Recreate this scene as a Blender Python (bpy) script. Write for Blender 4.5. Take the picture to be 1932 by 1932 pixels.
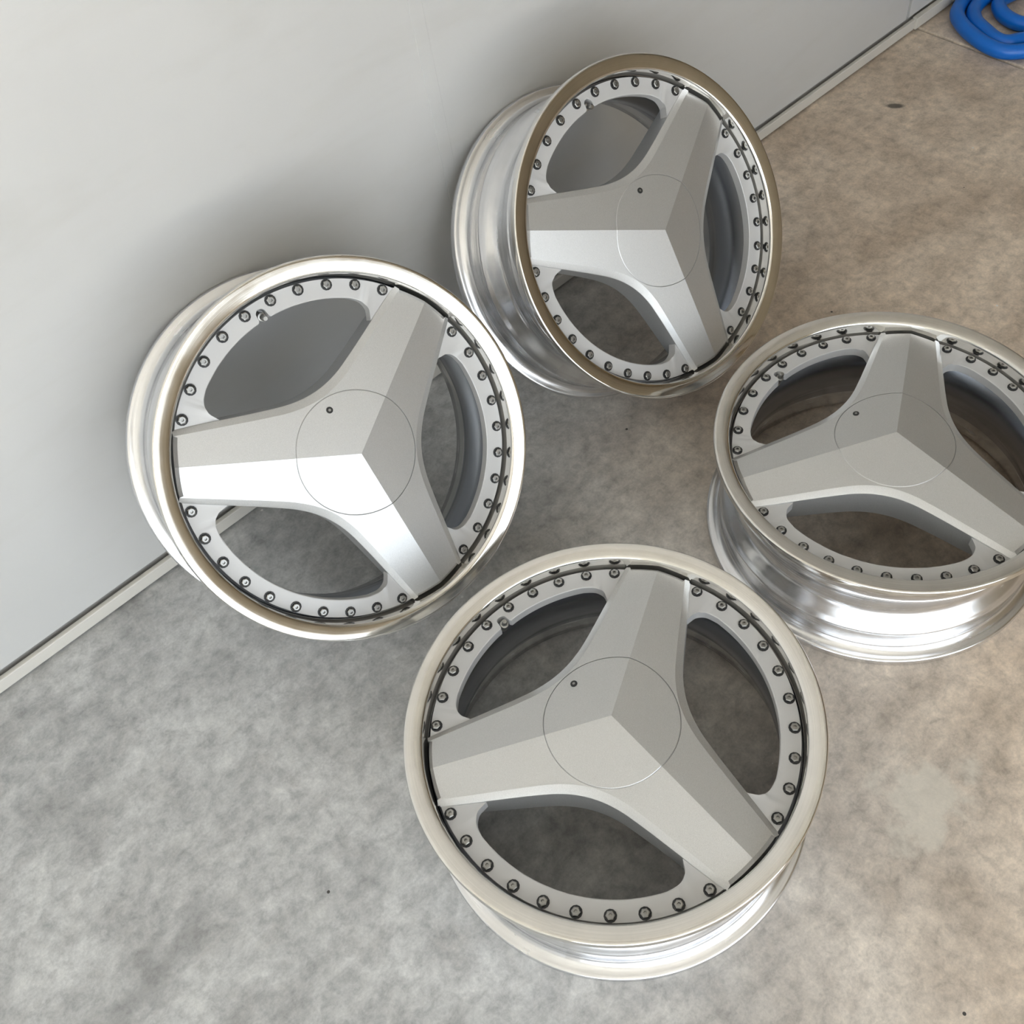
import bpy, bmesh, math, random
from mathutils import Vector, Matrix

random.seed(4)
PI = math.pi
sc = bpy.context.scene
COL = sc.collection
for o in list(bpy.data.objects):
    bpy.data.objects.remove(o, do_unlink=True)

# ------------------------------------------------------------------ camera
# world: X runs along the white wall, Y points at it (wall face at WALL_Y), Z up, metres
WALL_Y = 1.045
CAM_F, CAM_CX, CAM_CY, IMG = 1826.53, 1063.29, 975.09, 1932.0
cam = bpy.data.cameras.new('camera')
cam.sensor_fit = 'HORIZONTAL'
cam.sensor_width = 36.0
cam.lens = CAM_F / IMG * 36.0
cam.shift_x = -(CAM_CX - IMG / 2) / IMG
cam.shift_y = (CAM_CY - IMG / 2) / IMG
cam.clip_start = 0.02
cam_o = bpy.data.objects.new('camera', cam)
COL.objects.link(cam_o)
CR = ((0.717613, 0.605061, -0.344868), (-0.691328, 0.558976, -0.457833), (-0.084244, 0.566964, 0.819424))
cam_o.matrix_world = Matrix.Translation((0, 0, 1.2015)) @ Matrix(CR).to_4x4()
sc.camera = cam_o

# ------------------------------------------------------------------ world, daylight, exposure
world = bpy.data.worlds.new('overcast_sky')
sc.world = world
world.use_nodes = True
bg = world.node_tree.nodes['Background']
bg.inputs['Color'].default_value = (0.86, 0.935, 1.0, 1)
bg.inputs['Strength'].default_value = 2.1

DOOR_X0, DOOR_X1, DOOR_H = -4.2, 1.0, 2.5          # wide doorway in the wall behind the camera
ROOM_X0, ROOM_X1, ROOM_Y0, ROOM_H = -4.6, 5.2, -2.0, 2.75

pl = bpy.data.lights.new('door_daylight_offscreen', 'AREA')      # lets the renderer find the sky through the doorway
pl.shape = 'RECTANGLE'
pl.size = DOOR_X1 - DOOR_X0
pl.size_y = DOOR_H
pl.cycles.is_portal = True
plo = bpy.data.objects.new('door_daylight_offscreen', pl)
COL.objects.link(plo)
plo.matrix_world = Matrix.Translation(((DOOR_X0 + DOOR_X1) / 2, ROOM_Y0 - 0.08, DOOR_H / 2)) @ \
    Matrix(((1, 0, 0), (0, 0, -1), (0, 1, 0))).to_4x4()

sun = bpy.data.lights.new('sun_offscreen', 'SUN')                 # stands behind the building: lights the yard, never the room
sun.energy = 31.0
sun.angle = math.radians(0.6)
sun.color = (1.0, 0.97, 0.92)
suno = bpy.data.objects.new('sun_offscreen', sun)
COL.objects.link(suno)
suno.rotation_euler = Vector((-0.15, -0.55, -0.80)).to_track_quat('-Z', 'Y').to_euler()

vs = sc.view_settings
vs.view_transform = 'Standard'
vs.look = 'None'
vs.exposure = 0.72
vs.gamma = 1.0
vs.use_curve_mapping = False


# ------------------------------------------------------------------ material helpers
def new_mat(name):
    m = bpy.data.materials.new(name)
    m.use_nodes = True
    nt = m.node_tree
    return m, nt, nt.nodes['Principled BSDF']


def nd(nt, kind, **kw):
    n = nt.nodes.new(kind)
    for k, v in kw.items():
        if k in n.inputs.keys():
            n.inputs[k].default_value = v
        else:
            setattr(n, k, v)
    return n


def ramp(nt, fac, stops):
    r = nt.nodes.new('ShaderNodeValToRGB')
    el = r.color_ramp.elements
    while len(el) < len(stops):
        el.new(0.5)
    for e, (p, c) in zip(el, stops):
        e.position = p
        e.color = c if len(c) == 4 else (*c, 1)
    nt.links.new(fac, r.inputs[0])
    return r.outputs[0]


def mixc(nt, fac, a, b, mode='MIX'):
    n = nt.nodes.new('ShaderNodeMix')
    n.data_type = 'RGBA'
    n.blend_type = mode
    for sock, v in ((n.inputs[0], fac), (n.inputs[6], a), (n.inputs[7], b)):
        if hasattr(v, 'is_linked'):
            nt.links.new(v, sock)
        else:
            sock.default_value = v if not isinstance(v, tuple) or len(v) == 4 else (*v, 1)
    return n.outputs[2]


def math_n(nt, op, a, b=None, clamp=False):
    n = nt.nodes.new('ShaderNodeMath')
    n.operation = op
    n.use_clamp = clamp
    for i, v in enumerate((a, b)):
        if v is None:
            continue
        if hasattr(v, 'is_linked'):
            nt.links.new(v, n.inputs[i])
        else:
            n.inputs[i].default_value = v
    return n.outputs[0]


def noise(nt, vec, scale, detail=4.0, rough=0.55, dist=0.0):
    n = nd(nt, 'ShaderNodeTexNoise', Scale=scale, Detail=detail, Roughness=rough, Distortion=dist)
    if vec is not None:
        nt.links.new(vec, n.inputs['Vector'])
    return n.outputs[0]


def obj_coords(nt, scale=(1, 1, 1), loc=(0, 0, 0), rot=(0, 0, 0)):
    tc = nt.nodes.new('ShaderNodeTexCoord')
    mp = nt.nodes.new('ShaderNodeMapping')
    mp.inputs['Scale'].default_value = scale
    mp.inputs['Location'].default_value = loc
    mp.inputs['Rotation'].default_value = rot
    nt.links.new(tc.outputs['Object'], mp.inputs[0])
    return mp.outputs[0]


def bump(nt, bsdf, height, strength, distance=0.002):
    b = nt.nodes.new('ShaderNodeBump')
    b.inputs['Strength'].default_value = strength
    b.inputs['Distance'].default_value = distance
    nt.links.new(height, b.inputs['Height'])
    nt.links.new(b.outputs[0], bsdf.inputs['Normal'])


def simple(name, col, rough=0.5, metal=0.0, coat=0.0, spec=0.5):
    m, nt, b = new_mat(name)
    b.inputs['Base Color'].default_value = (*col, 1)
    b.inputs['Roughness'].default_value = rough
    b.inputs['Metallic'].default_value = metal
    b.inputs['Coat Weight'].default_value = coat
    b.inputs['Specular IOR Level'].default_value = spec
    return m, nt, b


# ------------------------------------------------------------------ materials
def floor_material():
    m, nt, b = new_mat('concrete')
    P = obj_coords(nt)
    n_big = noise(nt, P, 1.1, 5, 0.6, 0.3)
    n_mid = noise(nt, P, 5.0, 6, 0.62, 0.4)
    streak = noise(nt, obj_coords(nt, (3.0, 14.0, 1), rot=(0, 0, 0.25)), 1.6, 6, 0.65, 0.8)
    fine = noise(nt, P, 48.0, 7, 0.72, 0.3)
    grain = noise(nt, P, 260.0, 3, 0.6)
    grey = ramp(nt, n_mid, [(0.3, (0.38, 0.38, 0.373)), (0.55, (0.52, 0.52, 0.512)), (0.75, (0.62, 0.62, 0.608))])
    brown = ramp(nt, n_mid, [(0.3, (0.455, 0.364, 0.280)), (0.55, (0.605, 0.505, 0.405)), (0.75, (0.71, 0.605, 0.495))])
    # brown staining of the slab: hue only, as light as the grey concrete
    sep = nt.nodes.new('ShaderNodeSeparateXYZ')
    nt.links.new(P, sep.inputs[0])
    gx = math_n(nt, 'MULTIPLY_ADD', sep.outputs[0], 1.3)
    gx.node.inputs[2].default_value = 0.22
    gy = math_n(nt, 'MULTIPLY', sep.outputs[1], -1.0)
    g = math_n(nt, 'ADD', gx, gy)
    g = math_n(nt, 'ADD', g, math_n(nt, 'MULTIPLY', math_n(nt, 'SUBTRACT', n_big, 0.5), 1.3), clamp=True)
    col = mixc(nt, g, grey, brown)
    st = ramp(nt, streak, [(0.32, (0.74, 0.73, 0.72)), (0.5, (1, 1, 1)), (0.7, (1.16, 1.15, 1.14))])
    col = mixc(nt, 0.45, col, st, 'MULTIPLY')
    mot = noise(nt, P, 17.0, 5, 0.65, 0.5)
    mo = ramp(nt, mot, [(0.32, (0.80, 0.79, 0.78)), (0.5, (1, 1, 1)), (0.68, (1.16, 1.16, 1.15))])
    col = mixc(nt, 0.8, col, mo, 'MULTIPLY')
    fi = ramp(nt, fine, [(0.3, (0.62, 0.62, 0.62)), (0.5, (0.98, 0.98, 0.98)), (0.7, (1.26, 1.25, 1.23))])
    col = mixc(nt, 0.85, col, fi, 'MULTIPLY')
    gr = ramp(nt, grain, [(0.3, (0.85, 0.85, 0.85)), (0.7, (1.12, 1.12, 1.12))])
    col = mixc(nt, 0.6, col, gr, 'MULTIPLY')

    def blob(cx, cy, rx, ry, rot, wob, hard):
        # stain mask: ellipse with a noise-broken border
        q = obj_coords(nt, (1, 1, 1), (-cx, -cy, 0))
        r2 = nt.nodes.new('ShaderNodeVectorRotate')
        r2.rotation_type = 'Z_AXIS'
        r2.inputs['Angle'].default_value = rot
        nt.links.new(q, r2.inputs[0])
        s = nt.nodes.new('ShaderNodeVectorMath')
        s.operation = 'MULTIPLY'
        s.inputs[1].default_value = (1 / rx, 1 / ry, 0)
        nt.links.new(r2.outputs[0], s.inputs[0])
        ln = nt.nodes.new('ShaderNodeVectorMath')
        ln.operation = 'LENGTH'
        nt.links.new(s.outputs[0], ln.inputs[0])
        w = math_n(nt, 'MULTIPLY', math_n(nt, 'SUBTRACT', noise(nt, P, 22.0, 4, 0.6), 0.5), wob)
        e = math_n(nt, 'ADD', ln.outputs['Value'], w)
        return math_n(nt, 'MULTIPLY', math_n(nt, 'SUBTRACT', 1.0, e), hard, clamp=True)

    # pale scuff, dark oil drop, dark patches
    col = mixc(nt, math_n(nt, 'MULTIPLY', blob(0.515, 0.045, 0.078, 0.050, 0.10, 2.6, 3.2), 0.6), col, (0.66, 0.62, 0.54, 1))
    col = mixc(nt, math_n(nt, 'MULTIPLY', blob(1.675, 0.907, 0.022, 0.010, 0.9, 0.8, 2.5), 0.85), col, (0.05, 0.045, 0.04, 1))
    col = mixc(nt, math_n(nt, 'MULTIPLY', blob(-0.29, 0.555, 0.16, 0.035, -0.15, 2.0, 1.4), 0.45), col, (0.15, 0.145, 0.14, 1))
    # white paint flecks and dark pits
    vor = nd(nt, 'ShaderNodeTexVoronoi', Scale=26.0, Randomness=1.0)
    nt.links.new(P, vor.inputs['Vector'])
    cellv = nt.nodes.new('ShaderNodeSeparateColor')
    nt.links.new(vor.outputs['Color'], cellv.inputs[0])
    dot = math_n(nt, 'LESS_THAN', vor.outputs['Distance'], 0.055)
    fleck = math_n(nt, 'MULTIPLY', dot, math_n(nt, 'GREATER_THAN', cellv.outputs[0], 0.95))
    pit = math_n(nt, 'MULTIPLY', dot, math_n(nt, 'LESS_THAN', cellv.outputs[0], 0.05))
    col = mixc(nt, fleck, col, (0.72, 0.71, 0.68, 1))
    col = mixc(nt, pit, col, (0.06, 0.055, 0.05, 1))
    nt.links.new(col, b.inputs['Base Color'])
    rr = ramp(nt, n_mid, [(0.3, (0.42,) * 3), (0.7, (0.62,) * 3)])
    nt.links.new(rr, b.inputs['Roughness'])
    b.inputs['Specular IOR Level'].default_value = 0.4
    h = math_n(nt, 'ADD', math_n(nt, 'MULTIPLY', fine, 0.7), math_n(nt, 'MULTIPLY', grain, 0.3))
    bump(nt, b, h, 0.35, 0.0015)
    return m


def wall_material(name, lo, hi):
    m, nt, b = new_mat(name)
    P = obj_coords(nt)
    n1 = noise(nt, P, 2.2, 4, 0.55, 0.2)
    n2 = noise(nt, obj_coords(nt, (2, 1, 9), rot=(0, 0.5, 0)), 2.0, 5, 0.6, 0.5)
    c = ramp(nt, n1, [(0.3, lo), (0.7, hi)])
    s = ramp(nt, n2, [(0.28, (0.95, 0.945, 0.93)), (0.5, (1, 1, 1))])
    c = mixc(nt, 0.8, c, s, 'MULTIPLY')
    vor = nd(nt, 'ShaderNodeTexVoronoi', Scale=13.0)
    nt.links.new(P, vor.inputs['Vector'])
    cv = nt.nodes.new('ShaderNodeSeparateColor')
    nt.links.new(vor.outputs['Color'], cv.inputs[0])
    dot = math_n(nt, 'MULTIPLY', math_n(nt, 'LESS_THAN', vor.outputs['Distance'], 0.05),
                 math_n(nt, 'GREATER_THAN', cv.outputs[0], 0.90))
    c = mixc(nt, math_n(nt, 'MULTIPLY', dot, 0.4), c, (0.42, 0.38, 0.33, 1))
    nt.links.new(c, b.inputs['Base Color'])
    b.inputs['Roughness'].default_value = 0.42
    bump(nt, b, noise(nt, P, 90.0, 3, 0.5), 0.06, 0.001)
    return m


def metal(name, col, rough, streak=0.0, freq=900.0, bumpy=0.0, aniso=0.0):
    m, nt, b = new_mat(name)
    b.inputs['Metallic'].default_value = 1.0
    b.inputs['Base Color'].default_value = (*col, 1)
    b.inputs['Roughness'].default_value = rough
    if streak:
        # turning marks: vary with depth along the axle and radius, hardly with angle
        tc = nt.nodes.new('ShaderNodeTexCoord')
        sp = nt.nodes.new('ShaderNodeSeparateXYZ')
        nt.links.new(tc.outputs['Object'], sp.inputs[0])
        r2 = math_n(nt, 'ADD', math_n(nt, 'MULTIPLY', sp.outputs[0], sp.outputs[0]),
                    math_n(nt, 'MULTIPLY', sp.outputs[1], sp.outputs[1]))
        rad = math_n(nt, 'SQRT', r2)
        ang = math_n(nt, 'ARCTAN2', sp.outputs[1], sp.outputs[0])
        cb = nt.nodes.new('ShaderNodeCombineXYZ')
        nt.links.new(math_n(nt, 'MULTIPLY', math_n(nt, 'ADD', rad, sp.outputs[2]), freq), cb.inputs[0])
        nt.links.new(math_n(nt, 'MULTIPLY', ang, 1.2), cb.inputs[1])
        n = noise(nt, cb.outputs[0], 1.0, 3, 0.6)
        blot = noise(nt, tc.outputs['Object'], 26.0, 4, 0.6, 0.4)
        f = math_n(nt, 'ADD', math_n(nt, 'MULTIPLY', n, 0.6), math_n(nt, 'MULTIPLY', blot, 0.4))
        rr = ramp(nt, f, [(0.3, (max(0.02, rough - streak),) * 3), (0.7, (rough + streak,) * 3)])
        nt.links.new(rr, b.inputs['Roughness'])
        k = ramp(nt, f, [(0.3, tuple(c * 0.82 for c in col)), (0.65, col)])
        nt.links.new(k, b.inputs['Base Color'])
        if bumpy:
            bump(nt, b, n, bumpy, 0.0004)
    return m


def silver_paint():
    m, nt, b = new_mat('silver_metallic_paint')
    fl = noise(nt, obj_coords(nt), 1800.0, 2, 0.5)
    c = ramp(nt, fl, [(0.35, (0.55, 0.55, 0.545)), (0.65, (0.66, 0.66, 0.655))])
    nt.links.new(c, b.inputs['Base Color'])
    b.inputs['Metallic'].default_value = 0.8
    b.inputs['Roughness'].default_value = 0.44
    b.inputs['Coat Weight'].default_value = 0.25
    b.inputs['Coat Roughness'].default_value = 0.12
    return m


M_FLOOR = floor_material()
M_WALL = wall_material('white_wall_paint', (0.565, 0.559, 0.544), (0.605, 0.599, 0.584))
M_LIP = metal('polished_lip', (0.86, 0.84, 0.80), 0.11, 0.05, 700.0)
M_BARREL = metal('turned_aluminium', (0.84, 0.84, 0.85), 0.22, 0.10, 420.0, 0.12)
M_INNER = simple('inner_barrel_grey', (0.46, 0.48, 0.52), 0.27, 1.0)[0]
M_PAINT = silver_paint()
M_FLANGE = simple('satin_aluminium', (0.56, 0.555, 0.55), 0.58, 0.35)[0]
M_BLACK = simple('painted_shade_black', (0.02, 0.02, 0.02), 0.5)[0]  # black put in for the shade around bolts and in the lock hole
M_BOLT = simple('bolt_steel', (0.36, 0.355, 0.34), 0.38, 1.0)[0]
M_RAIL = simple('painted_rail', (0.65, 0.62, 0.565), 0.4)[0]
M_GAP = simple('bare_cement', (0.48, 0.47, 0.45), 0.9)[0]
M_HOSE = simple('blue_hose', (0.002, 0.15, 0.62), 0.32, 0.0, 0.0, 0.5)[0]
M_CEIL = simple('white_ceiling', (0.86, 0.84, 0.79), 0.8)[0]
M_SIDE = simple('tan_wall', (0.46, 0.34, 0.20), 0.7)[0]
M_PIER = simple('beige_wall', (0.66, 0.57, 0.43), 0.7)[0]
M_GROUND = simple('outdoor_paving', (0.52, 0.51, 0.49), 0.9)[0]


# ------------------------------------------------------------------ mesh helpers
def link(name, me, parent=None):
    o = bpy.data.objects.new(name, me)
    COL.objects.link(o)
    if parent is not None:
        o.parent = parent
    return o


def mesh(name, verts, faces, mats, mat_idx=None, smooth=True, angle=35):
    me = bpy.data.meshes.new(name)
    me.from_pydata([tuple(v) for v in verts], [], faces)
    for m in mats:
        me.materials.append(m)
    if mat_idx:
        me.polygons.foreach_set('material_index', mat_idx)
    bm = bmesh.new()
    bm.from_mesh(me)
    bmesh.ops.remove_doubles(bm, verts=bm.verts, dist=1e-6)
    bmesh.ops.recalc_face_normals(bm, faces=bm.faces)
    bm.to_mesh(me)
    bm.free()
    if smooth:
        me.polygons.foreach_set('use_smooth', [True] * len(me.polygons))
        me.set_sharp_from_angle(angle=math.radians(angle))
    me.update()
    return me


def box_mesh(name, lo, hi, mat, bev=0.0):
    bm = bmesh.new()
    bmesh.ops.create_cube(bm, size=1.0)
    for v in bm.verts:
        v.co = Vector((lo[i] + (v.co[i] + 0.5) * (hi[i] - lo[i]) for i in range(3)))
    if bev:
        bmesh.ops.bevel(bm, geom=bm.edges[:], offset=bev, segments=2, affect='EDGES', profile=0.5)
    me = bpy.data.meshes.new(name)
    bm.to_mesh(me)
    bm.free()
    me.materials.append(mat)
    return me


def lathe(name, prof, mat, n=144, closed=True, angle=28):
    verts, faces = [], []
    k = len(prof)
    for i in range(n):
        a = 2 * PI * i / n
        c, s = math.cos(a), math.sin(a)
        for r, z in prof:
            verts.append((r * c, r * s, z))
    segs = k if closed else k - 1
    for i in range(n):
        j = (i + 1) % n
        for q in range(segs):
            p = (q + 1) % k
            faces.append((i * k + q, j * k + q, j * k + p, i * k + p))
    return mesh(name, verts, faces, [mat], angle=angle)


def catmull(pts, sub=4):
    out = []
    n = len(pts)
    for i in range(n - 1):
        p0, p1, p2, p3 = pts[max(i - 1, 0)], pts[i], pts[i + 1], pts[min(i + 2, n - 1)]
        for s in range(sub):
            t = s / sub
            out.append(tuple(0.5 * (2 * p1[d] + (p2[d] - p0[d]) * t + (2 * p0[d] - 5 * p1[d] + 4 * p2[d] - p3[d]) * t * t
                                    + (3 * p1[d] - p0[d] - 3 * p2[d] + p3[d]) * t ** 3) for d in range(len(p1))))
    out.append(tuple(pts[-1]))
    return out


def struct(o):
    o['kind'] = 'structure'
    return o


# ------------------------------------------------------------------ the room
JOINT_X = 1.945        # joint across the slab where the wall panel ends
flo = struct(link('floor', box_mesh('floor', (ROOM_X0, ROOM_Y0, -0.12), (JOINT_X - 0.004, WALL_Y + 0.02, 0.0), M_FLOOR, 0.003)))
link('slab', box_mesh('slab', (JOINT_X + 0.004, ROOM_Y0, -0.12), (ROOM_X1, WALL_Y + 0.02, 0.0), M_FLOOR, 0.003), flo)
link('joint_filler', box_mesh('joint_filler', (JOINT_X - 0.02, ROOM_Y0, -0.12), (JOINT_X + 0.02, WALL_Y + 0.02, -0.006), M_GAP), flo)

wall = bpy.data.objects.new('wall_back', None)
COL.objects.link(wall)
struct(wall)
BASE_Z = 0.0355
for x0, x1, wm in ((ROOM_X0, 0.6655, M_WALL), (0.6655, 1.900, M_WALL), (1.910, ROOM_X1, M_WALL)):
    link('panel', box_mesh('panel', (x0 + 0.0004, WALL_Y, BASE_Z), (x1 - 0.0004, WALL_Y + 0.06, ROOM_H), wm, 0.0008), wall)
link('cover_strip', box_mesh('cover_strip', (0.6640, WALL_Y - 0.0007, BASE_Z + 0.004), (0.6850, WALL_Y + 0.002, ROOM_H), M_WALL, 0.0006), wall)
link('backing', box_mesh('backing', (ROOM_X0, WALL_Y + 0.010, 0.0), (ROOM_X1, WALL_Y + 0.10, ROOM_H), M_GAP), wall)

base = bpy.data.objects.new('baseboard_back', None)
COL.objects.link(base)
struct(base)
for x0, x1, y, z1 in ((ROOM_X0, 1.925, WALL_Y - 0.008, 0.027), (1.927, ROOM_X1, WALL_Y - 0.012, 0.030)):
    link('rail', box_mesh('rail', (x0, y, 0.005), (x1, WALL_Y + 0.0005, z1), M_RAIL, 0.0015), base)

struct(link('wall_right', box_mesh('wall_right', (ROOM_X1, ROOM_Y0 - 0.15, 0), (ROOM_X1 + 0.15, WALL_Y + 0.1, ROOM_H), M_SIDE)))
struct(link('wall_left', box_mesh('wall_left', (ROOM_X0 - 0.15, ROOM_Y0 - 0.15, 0), (ROOM_X0, WALL_Y + 0.1, ROOM_H), M_WALL)))
struct(link('ceiling', box_mesh('ceiling', (ROOM_X0 - 0.15, ROOM_Y0 - 0.15, ROOM_H), (ROOM_X1 + 0.15, WALL_Y + 0.1, ROOM_H + 0.15), M_CEIL)))
wf = bpy.data.objects.new('wall_front', None)
COL.objects.link(wf)
struct(wf)
link('pier', box_mesh('pier', (ROOM_X0, ROOM_Y0 - 0.15, 0), (DOOR_X0, ROOM_Y0, ROOM_H), M_PIER), wf)
link('pier', box_mesh('pier', (DOOR_X1, ROOM_Y0 - 0.15, 0), (ROOM_X1, ROOM_Y0, ROOM_H), M_PIER), wf)
link('lintel', box_mesh('lintel', (DOOR_X0, ROOM_Y0 - 0.15, DOOR_H), (DOOR_X1, ROOM_Y0, ROOM_H), M_PIER), wf)
struct(link('ground', box_mesh('ground', (-22, -26, -0.14), (22, ROOM_Y0, -0.02), M_GROUND)))

# ------------------------------------------------------------------ the wheel (z = axle, z 0 at the outer face of the lip)
R_LIP, R_BACK, WIDTH = 0.2350, 0.2375, 0.1875
Z_FLANGE = -0.0220
lip_prof = [(0.2124, -0.034), (0.2124, -0.0200)] + catmull([(0.2126, -0.0192), (0.2129, -0.0130), (0.2134, -0.0072), (0.2146, -0.0040), (0.2180, -0.0023),
            (0.2235, -0.0011), (0.2290, -0.0003), (0.2325, 0.0), (0.2343, -0.0010), (0.2350, -0.0034)], 4) + \
    [(0.2350, -0.0095), (0.2340, -0.0112), (0.2268, -0.0125), (0.2220, -0.0165), (0.2195, -0.034)]
barrel_prof = catmull([(0.2280, -0.0124), (0.2268, -0.0140), (0.2232, -0.0170), (0.2196, -0.0225), (0.2188, -0.030), (0.2184, -0.044),
                       (0.2200, -0.0475), (0.2188, -0.0510), (0.2120, -0.0640), (0.2040, -0.0770), (0.2010, -0.0860), (0.2006, -0.1040),
                       (0.2045, -0.1130), (0.2140, -0.1235), (0.2178, -0.1290), (0.2202, -0.1330), (0.2186, -0.1365), (0.2184, -0.1430),
                       (0.2190, -0.1600), (0.2196, -0.1660), (0.2235, -0.1708), (0.2290, -0.1735), (0.2345, -0.1745), (0.2368, -0.1758),
                       (0.2375, -0.1785), (0.2375, -0.1850), (0.2360, -0.1872), (0.2320, -0.1875)], 3) + \
    [(0.2270, -0.1870), (0.2190, -0.1820), (0.2130, -0.1740), (0.2115, -0.1450)]
inner_prof = [(0.2115, -0.1450), (0.2080, -0.1300), (0.1960, -0.1100), (0.1946, -0.0860), (0.2000, -0.0700), (0.2110, -0.0520), (0.2118, -0.0340)]

# three-pointed face: one flat facet between each pair of ridges, described in the window's frame
APEX_Z, RIDGE_R, RIDGE_END_Z = 0.0110, 0.2092, -0.0120
SLOPE = (APEX_Z - RIDGE_END_Z) / (RIDGE_R * 0.5)


def facet_z(x):
    return APEX_Z - SLOPE * x


def outline_half():
    # (x, y) of the lower edge of the spoke, from the middle of the window out to the rim
    ctrl = [(0.0868, 0.0), (0.0874, 0.012), (0.0893, 0.025), (0.0930, 0.040), (0.0985, 0.056), (0.1046, 0.0725), (0.1122, 0.092),
            (0.1200, 0.112), (0.1280, 0.1325), (0.1362, 0.1535), (0.1392, 0.1612)]
    pts = catmull(ctrl, 3)
    return pts


OUT = outline_half()
OUT = [(x, -y) for x, y in reversed(OUT[1:])] + OUT
_n = len(OUT)
CRE = []
for i in range(_n):
    a, b = OUT[max(i - 1, 0)], OUT[min(i + 1, _n - 1)]
    tx, ty = b[0] - a[0], b[1] - a[1]
    L = math.hypot(tx, ty)
    nx, ny = ty / L, -tx / L          # points away from the hub
    w = 0.0085 - 0.0030 * (abs(OUT[i][1]) / 0.161)
    CRE.append((OUT[i][0] - nx * w, OUT[i][1] - ny * w))


def rot2(p, a):
    c, s = math.cos(a), math.sin(a)
    return (p[0] * c - p[1] * s, p[0] * s + p[1] * c)


def clip_tip(p):
    # slide the outline's end points onto the tip arc
    r = math.hypot(*p)
    return (p[0] * RIDGE_R / r, p[1] * RIDGE_R / r) if r > RIDGE_R * 0.985 else p


OUT[0], OUT[-1] = clip_tip(OUT[0]), clip_tip(OUT[-1])
R_TIP = RIDGE_R - 0.0040
CRE[0] = rot2((R_TIP, 0), math.atan2(*OUT[0][::-1]) - 0.026)
CRE[-1] = rot2((R_TIP, 0), math.atan2(*OUT[-1][::-1]) + 0.026)

CAP_R = 0.0768


def star_mesh():
    V, F = [], []
    K = len(OUT)

    def add(p, z):
        V.append((p[0], p[1], z))
        return len(V) - 1
    for s in range(3):
        rotw = math.radians(60 + 120 * s)      # direction of the window; ridges at 0, 120, 240 degrees
        R = lambda p: rot2(p, rotw)
        # outer border of the facet: ridge end, tip arc, crease, tip arc, ridge end
        a_end = math.atan2(CRE[-1][1], CRE[-1][0])
        tip = [rot2((R_TIP, 0), a_end + (PI / 3 - a_end) * k / 4) for k in range(1, 5)]
        border = [(p[0], -p[1]) for p in reversed(tip)] + list(CRE) + tip
        nb = len(border)
        # matching points on the groove around the centre cap
        inner = []
        for k in range(nb):
            a = -PI / 3 + 2 * PI / 3 * k / (nb - 1)
            inner.append(rot2((CAP_R + 0.0002, 0), a))
        ib = [add(R(p), facet_z(p[0])) for p in border]
        ii = [add(R(p), facet_z(p[0])) for p in inner]
        ig = [add(R(p), facet_z(p[0]) - 0.0012) for p in inner]
        for k in range(nb - 1):
            F.append((ii[k], ib[k], ib[k + 1], ii[k + 1]))
            F.append((ig[k], ii[k], ii[k + 1], ig[k + 1]))
        # ridge sides are shared with the neighbouring facet through equal coordinates; chamfer:
        zc = [facet_z(p[0]) for p in CRE]
        io = []
        for k, p in enumerate(OUT):
            f = abs(p[1]) / 0.161
            io.append(add(R(p), zc[k] - (0.0052 - 0.0022 * f)))
        ic = ib[len(tip):len(tip) + K]
        for k in range(K - 1):
            F.append((ic[k], io[k], io[k + 1], ic[k + 1]))
        # rounded edge and side wall
        prev = io
        for off, dz in ((0.0010, -0.0008), (0.0014, -0.0024), (0.0016, -0.0300)):
            cur = []
            for k, p in enumerate(OUT):
                a, b = OUT[max(k - 1, 0)], OUT[min(k + 1, K - 1)]
                tx, ty = b[0] - a[0], b[1] - a[1]
                L = math.hypot(tx, ty)
                q = (p[0] + ty / L * off, p[1] - tx / L * off)
                r = math.hypot(*q)
                if r > RIDGE_R:
                    q = (q[0] * RIDGE_R / r, q[1] * RIDGE_R / r)
                z = zc[k] - (0.0052 - 0.0022 * abs(p[1]) / 0.161) + dz
                cur.append(add(R(q), -0.052 if dz < -0.02 else z))
            for k in range(K - 1):
                F.append((prev[k], cur[k], cur[k + 1], prev[k + 1]))
            prev = cur
        # end faces of the two half spokes
        for side in (0, 1):
            arc = ib[:len(tip) + 1] if side == 0 else ib[-len(tip) - 1:]
            low, brow = [], []
            for i in arc:
                g = RIDGE_R / R_TIP
                brow.append(add((V[i][0] * g, V[i][1] * g), V[i][2] - 0.0036))
                low.append(add((V[i][0] * g, V[i][1] * g), -0.052))
            for k in range(len(arc) - 1):
                F.append((arc[k], brow[k], brow[k + 1], arc[k + 1]))
                F.append((brow[k], low[k], low[k + 1], brow[k + 1]))
            e_o = io[0] if side == 0 else io[-1]
            e_c = arc[-1] if side == 0 else arc[0]
            e_l = low[-1] if side == 0 else low[0]
            e_b = brow[-1] if side == 0 else brow[0]
            F.append((e_c, e_o, e_b))
            F.append((e_b, e_o, prev[0] if side == 0 else prev[-1], e_l))
        # back plate under the facet
        cb = add((0, 0), -0.052)
        for k in range(K - 1):
            F.append((cb, prev[k], prev[k + 1]))
    me = mesh('spoke_star', V, F, [M_PAINT], angle=16)
    return me


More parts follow.
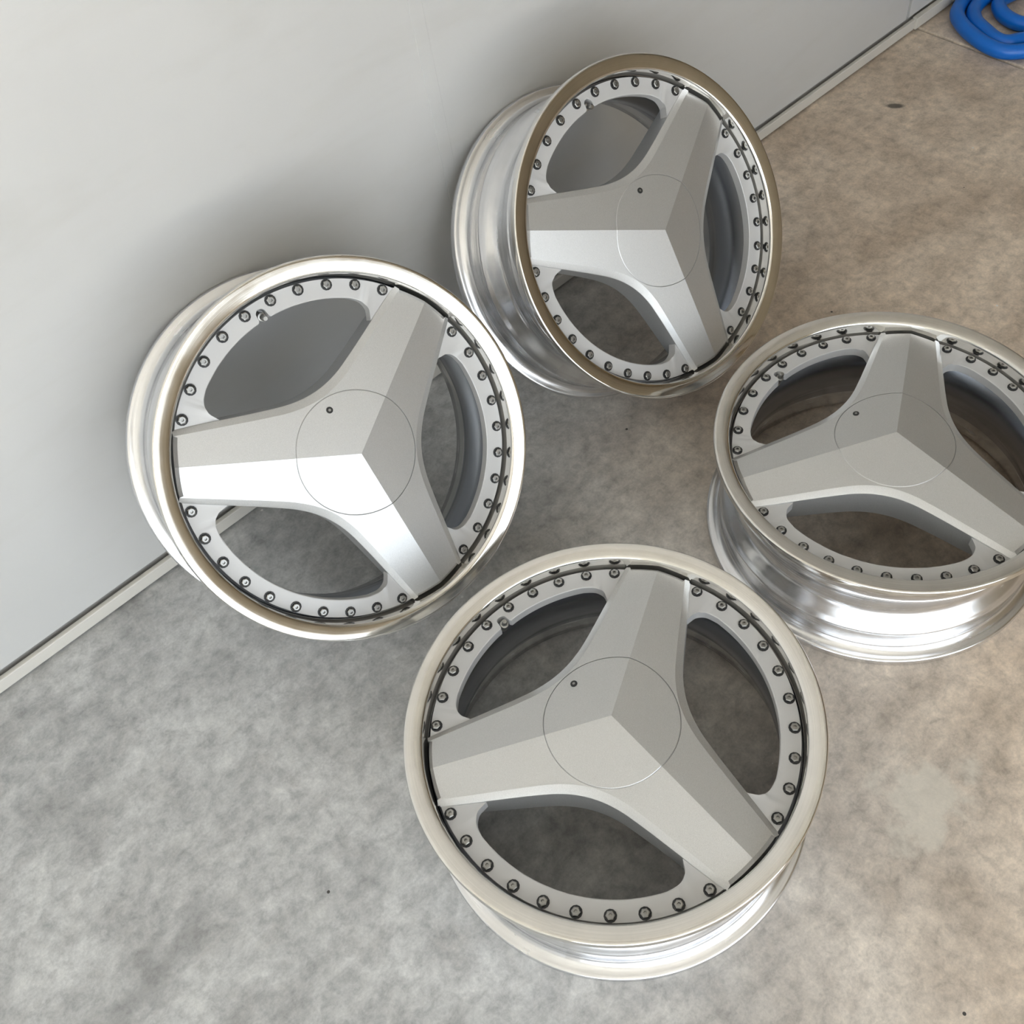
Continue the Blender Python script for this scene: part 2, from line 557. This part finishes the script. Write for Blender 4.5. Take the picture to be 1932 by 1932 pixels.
def cap_mesh():
    V, F = [], []
    for s in range(3):
        rotw = math.radians(60 + 120 * s)
        n = 24
        c = len(V)
        V.append((0, 0, APEX_Z))
        for ring, (r, dz) in enumerate(((CAP_R - 0.0010, 0.0), (CAP_R - 0.0003, -0.0004), (CAP_R + 0.0002, -0.0012))):
            for k in range(n + 1):
                p = rot2((r, 0), -PI / 3 + 2 * PI / 3 * k / n)
                q = rot2(p, rotw)
                V.append((*q, facet_z(p[0]) + dz))
        for k in range(n):
            F.append((c, c + 1 + k, c + 2 + k))
            for ring in range(2):
                a = c + 1 + ring * (n + 1) + k
                F.append((a, a + n + 1, a + n + 2, a + 1))
    return mesh('center_cap', V, F, [M_PAINT], angle=9)


HOLE_R, HOLE_A = 0.1862, math.radians(33.0)


def disc_mesh():
    V, F, MI = [], [], []

    def add(p, z):
        V.append((p[0], p[1], z))
        return len(V) - 1
    for s in range(3):
        rotw = math.radians(60 + 120 * s)
        R = lambda p: rot2(p, rotw)
        arc = [rot2((HOLE_R, 0), HOLE_A * k / 22) for k in range(23)]
        corner = catmull([arc[-1], rot2((0.1835, 0), math.radians(37.6)), rot2((0.1765, 0), math.radians(40.6)),
                          rot2((0.1680, 0), math.radians(41.7)), rot2((0.158, 0), math.radians(42.6))], 4)[1:]
        half = arc + corner + [rot2((0.150, 0), math.radians(46)), rot2((0.150, 0), math.radians(53)), rot2((0.150, 0), math.radians(60))]
        if s == 0:
            # notch for the valve stem
            half = [(0.1995, 0), (0.1992, 0.0022), (0.1980, 0.0043), (0.1958, 0.0058), (0.1925, 0.0063), (0.1880, 0.0066), (0.1858, 0.0085)] + \
                   [p for p in half if p[1] > 0.0105]
        inner = [(x, -y) for x, y in reversed(half[1:])] + half
        n = len(inner)
        mid, outer = [], []
        for p in inner:
            r, a = math.hypot(*p), math.atan2(p[1], p[0])
            mid.append(rot2((max(r + 0.0010, 0.1885 if r < 0.183 else r + 0.0010), 0), a))
            outer.append(rot2((0.2088, 0), a))
        edge_z = [Z_FLANGE + (0.0022 if math.hypot(*p) < 0.180 else 0.0) for p in inner]
        io = [add(R(p), Z_FLANGE) for p in outer]
        im = [add(R(p), Z_FLANGE) for p in mid]
        ii = [add(R(p), z - 0.0006) for p, z in zip(inner, edge_z)]
        il = [add(R(p), Z_FLANGE - 0.013) for p in inner]
        ob = [add(R(p), Z_FLANGE - 0.013) for p in outer]
        for k in range(n - 1):
            F += [(io[k], io[k + 1], im[k + 1], im[k]), (im[k], im[k + 1], ii[k + 1], ii[k]), (ii[k], ii[k + 1], il[k + 1], il[k]),
                  (io[k], ob[k], ob[k + 1], io[k + 1]), (ob[k], il[k], il[k + 1], ob[k + 1])]
    return mesh('face_disc', V, F, [M_FLANGE], angle=30)


def bolt_mesh():
    # ring coloured black as counterbore shade, dark-sided twelve-point head, open socket
    V, F, MI = [], [], []
    n = 12

    def ring(r1, r2, z):
        b = len(V)
        for k in range(n):
            r = r1 if k % 2 == 0 else r2
            a = 2 * PI * k / n
            V.append((r * math.cos(a), r * math.sin(a), z))
        return list(range(b, b + n))
    rings = [ring(0.0069, 0.0069, 0.0), ring(0.0069, 0.0069, 0.0010), ring(0.0055, 0.0048, 0.0011), ring(0.0050, 0.0043, 0.0031),
             ring(0.0036, 0.0036, 0.0038), ring(0.0019, 0.0019, 0.0038), ring(0.0017, 0.0017, 0.0010)]
    for q, (a, b) in enumerate(zip(rings[:-1], rings[1:])):
        for k in range(n):
            j = (k + 1) % n
            F.append((a[k], a[j], b[j], b[k]))
            MI.append(0 if q < 3 else 1)
    F.append(tuple(rings[-1]))
    MI.append(1)
    me = bpy.data.meshes.new('bolt')
    me.from_pydata(V, [], F)
    me.materials.append(M_BLACK)
    me.materials.append(M_BOLT)
    me.polygons.foreach_set('material_index', MI)
    return me


def valve_mesh():
    prof = [(0.0, 0.016), (0.0026, 0.016), (0.0034, 0.0145), (0.0034, 0.006), (0.0052, 0.0055), (0.0052, 0.0015), (0.0042, 0.001), (0.0042, -0.012), (0.0, -0.012)]
    return lathe('valve_stem', prof, M_BOLT, 14, closed=False, angle=40)


def keyhole_shade_disc_mesh():  # raised disc, the dark of the hole put into its colour
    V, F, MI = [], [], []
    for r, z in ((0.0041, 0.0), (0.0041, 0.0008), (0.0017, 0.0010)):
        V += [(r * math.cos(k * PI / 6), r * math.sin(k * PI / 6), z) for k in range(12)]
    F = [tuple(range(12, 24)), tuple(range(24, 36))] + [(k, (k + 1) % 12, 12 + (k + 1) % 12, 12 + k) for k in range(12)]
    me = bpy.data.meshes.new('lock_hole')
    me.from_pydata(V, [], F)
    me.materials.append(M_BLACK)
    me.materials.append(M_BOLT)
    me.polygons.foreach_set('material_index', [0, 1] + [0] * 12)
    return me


ME = dict(lip=lathe('outer_lip', lip_prof, M_LIP, 192), barrel=lathe('barrel', barrel_prof, M_BARREL, 160, closed=False, angle=40),
          inner=lathe('inner_barrel', inner_prof, M_INNER, 120, closed=False), star=star_mesh(), cap=cap_mesh(), disc=disc_mesh(),
          bolt=bolt_mesh(), valve=valve_mesh(), key=keyhole_shade_disc_mesh())


def make_wheel(label, c, u, v, n, phase):
    """c: centre of the lip's face; u, v, n: wheel axes; phase: turn of the spokes in degrees."""
    u, v, n, c = Vector(u), Vector(v), Vector(n), Vector(c)
    # seat it: back flange on the floor, and on the wall if it leans
    rim = []
    for k in range(360):
        a = 2 * PI * k / 360
        d = u * math.cos(a) + v * math.sin(a)
        rim += [c + d * R_LIP - n * 0.006, c + d * R_BACK - n * 0.185, c + d * (R_BACK - 0.004) - n * WIDTH]
    c.z -= min(p.z for p in rim)
    if n.z < 0.9:
        c.y -= max(p.y for p in rim) - (WALL_Y - 0.0015)
    root = bpy.data.objects.new('alloy_wheel', None)
    COL.objects.link(root)
    a = math.radians(phase)
    X = u * math.cos(a) + v * math.sin(a)
    Y = n.cross(X)
    mw = Matrix((X, Y, n)).transposed().to_4x4()
    mw.translation = c
    root.matrix_world = mw
    root.empty_display_size = 0.1
    root['label'] = label
    root['category'] = 'wheel'
    root['group'] = 'three-spoke alloy wheels'
    link('outer_lip', ME['lip'], root)['label'] = 'polished lip of the rim'
    br = link('barrel', ME['barrel'], root)
    br['label'] = 'turned bare aluminium barrel'
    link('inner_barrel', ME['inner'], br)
    link('spoke_star', ME['star'], root)['label'] = 'silver painted faceted three-spoke star'
    cap = link('center_cap', ME['cap'], root)
    w0 = math.radians(60)
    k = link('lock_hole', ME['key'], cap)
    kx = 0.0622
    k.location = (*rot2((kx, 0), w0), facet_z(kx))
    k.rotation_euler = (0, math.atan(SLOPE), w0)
    disc = link('face_disc', ME['disc'], root)
    for s in range(3):
        for q in range(10):
            ang = math.radians(60 + 120 * s - 45 + 10 * q)
            b = link('bolt', ME['bolt'], disc)
            b.location = (0.2022 * math.cos(ang), 0.2022 * math.sin(ang), Z_FLANGE)
            b.rotation_euler = (0, 0, random.uniform(0, 1))
    vs_ = link('valve_stem', ME['valve'], disc)
    vs_.location = (*rot2((0.1915, 0), w0), Z_FLANGE - 0.010)
    vs_.rotation_euler = (0, -0.25, w0)
    return root


make_wheel('three-spoke alloy wheel leaning on the white wall, the one farther from the blue hose',
           (0.27431, 0.75582, 0.30297), (0.99998, 0.00557, 0), (-0.0032, 0.5745, 0.8185), (0.00456, -0.81848, 0.57451), 29)
make_wheel('three-spoke alloy wheel leaning on the white wall, the one nearer the blue hose',
           (0.81228, 0.76151, 0.30486), (0.99989, 0.01514, 0), (-0.00876, 0.57827, 0.8158), (0.01235, -0.8157, 0.57834), 30)
make_wheel('three-spoke alloy wheel lying flat on the concrete, the one farther from the blue hose',
           (0.27344, 0.32984, 0.1855), (0.72017, -0.69379, 0), (0.69379, 0.72017, 0), (0, 0, 1), 72.7)
make_wheel('three-spoke alloy wheel lying flat on the concrete, the one nearer the blue hose',
           (0.80992, 0.33768, 0.1855), (0.72017, -0.69379, 0), (0.69379, 0.72017, 0), (0, 0, 1), 72.5)


# ------------------------------------------------------------------ the blue hose
def tube(name, pts, r, mat, n=14):
    V, F = [], []
    m = len(pts)
    for i, p in enumerate(pts):
        t = (Vector(pts[min(i + 1, m - 1)]) - Vector(pts[max(i - 1, 0)])).normalized()
        side = t.cross(Vector((0, 0, 1))).normalized()
        up = side.cross(t)
        for k in range(n):
            a = 2 * PI * k / n
            V.append(Vector(p) + side * (r * math.cos(a)) + up * (r * math.sin(a)))
    for i in range(m - 1):
        for k in range(n):
            j = (k + 1) % n
            F.append((i * n + k, i * n + j, (i + 1) * n + j, (i + 1) * n + k))
    F.append(tuple(range(n)))
    F.append(tuple((m - 1) * n + k for k in range(n)))
    return mesh(name, V, F, [mat], angle=50)


HOSE_R = 0.0155
G = HOSE_R + 0.0005
ctrl = [(2.27, 0.69), (2.15, 0.70), (2.05, 0.745), (1.985, 0.795), (1.952, 0.829), (1.9465, 0.859), (1.958, 0.905), (1.988, 0.962), (2.030, 0.998),
        (2.11, 1.012), (2.22, 0.99), (2.31, 0.93), (2.345, 0.85), (2.32, 0.775), (2.24, 0.735), (2.14, 0.745), (2.06, 0.785), (2.012, 0.828),
        (1.983, 0.847), (1.978, 0.870), (1.990, 0.900), (2.014, 0.943), (2.055, 0.972), (2.12, 0.979), (2.21, 0.955), (2.275, 0.905), (2.295, 0.85),
        (2.27, 0.80), (2.20, 0.775), (2.13, 0.79), (2.085, 0.825), (2.063, 0.859), (2.062, 0.888), (2.076, 0.920), (2.108, 0.945), (2.16, 0.942),
        (2.21, 0.918), (2.235, 0.88)]
pts = catmull([(x, y, G) for x, y in ctrl], 7)
ho = link('hose', tube('hose', pts, HOSE_R, M_HOSE))
ho['label'] = 'coil of glossy bright blue hose on the concrete near the wall'
ho['category'] = 'hose'
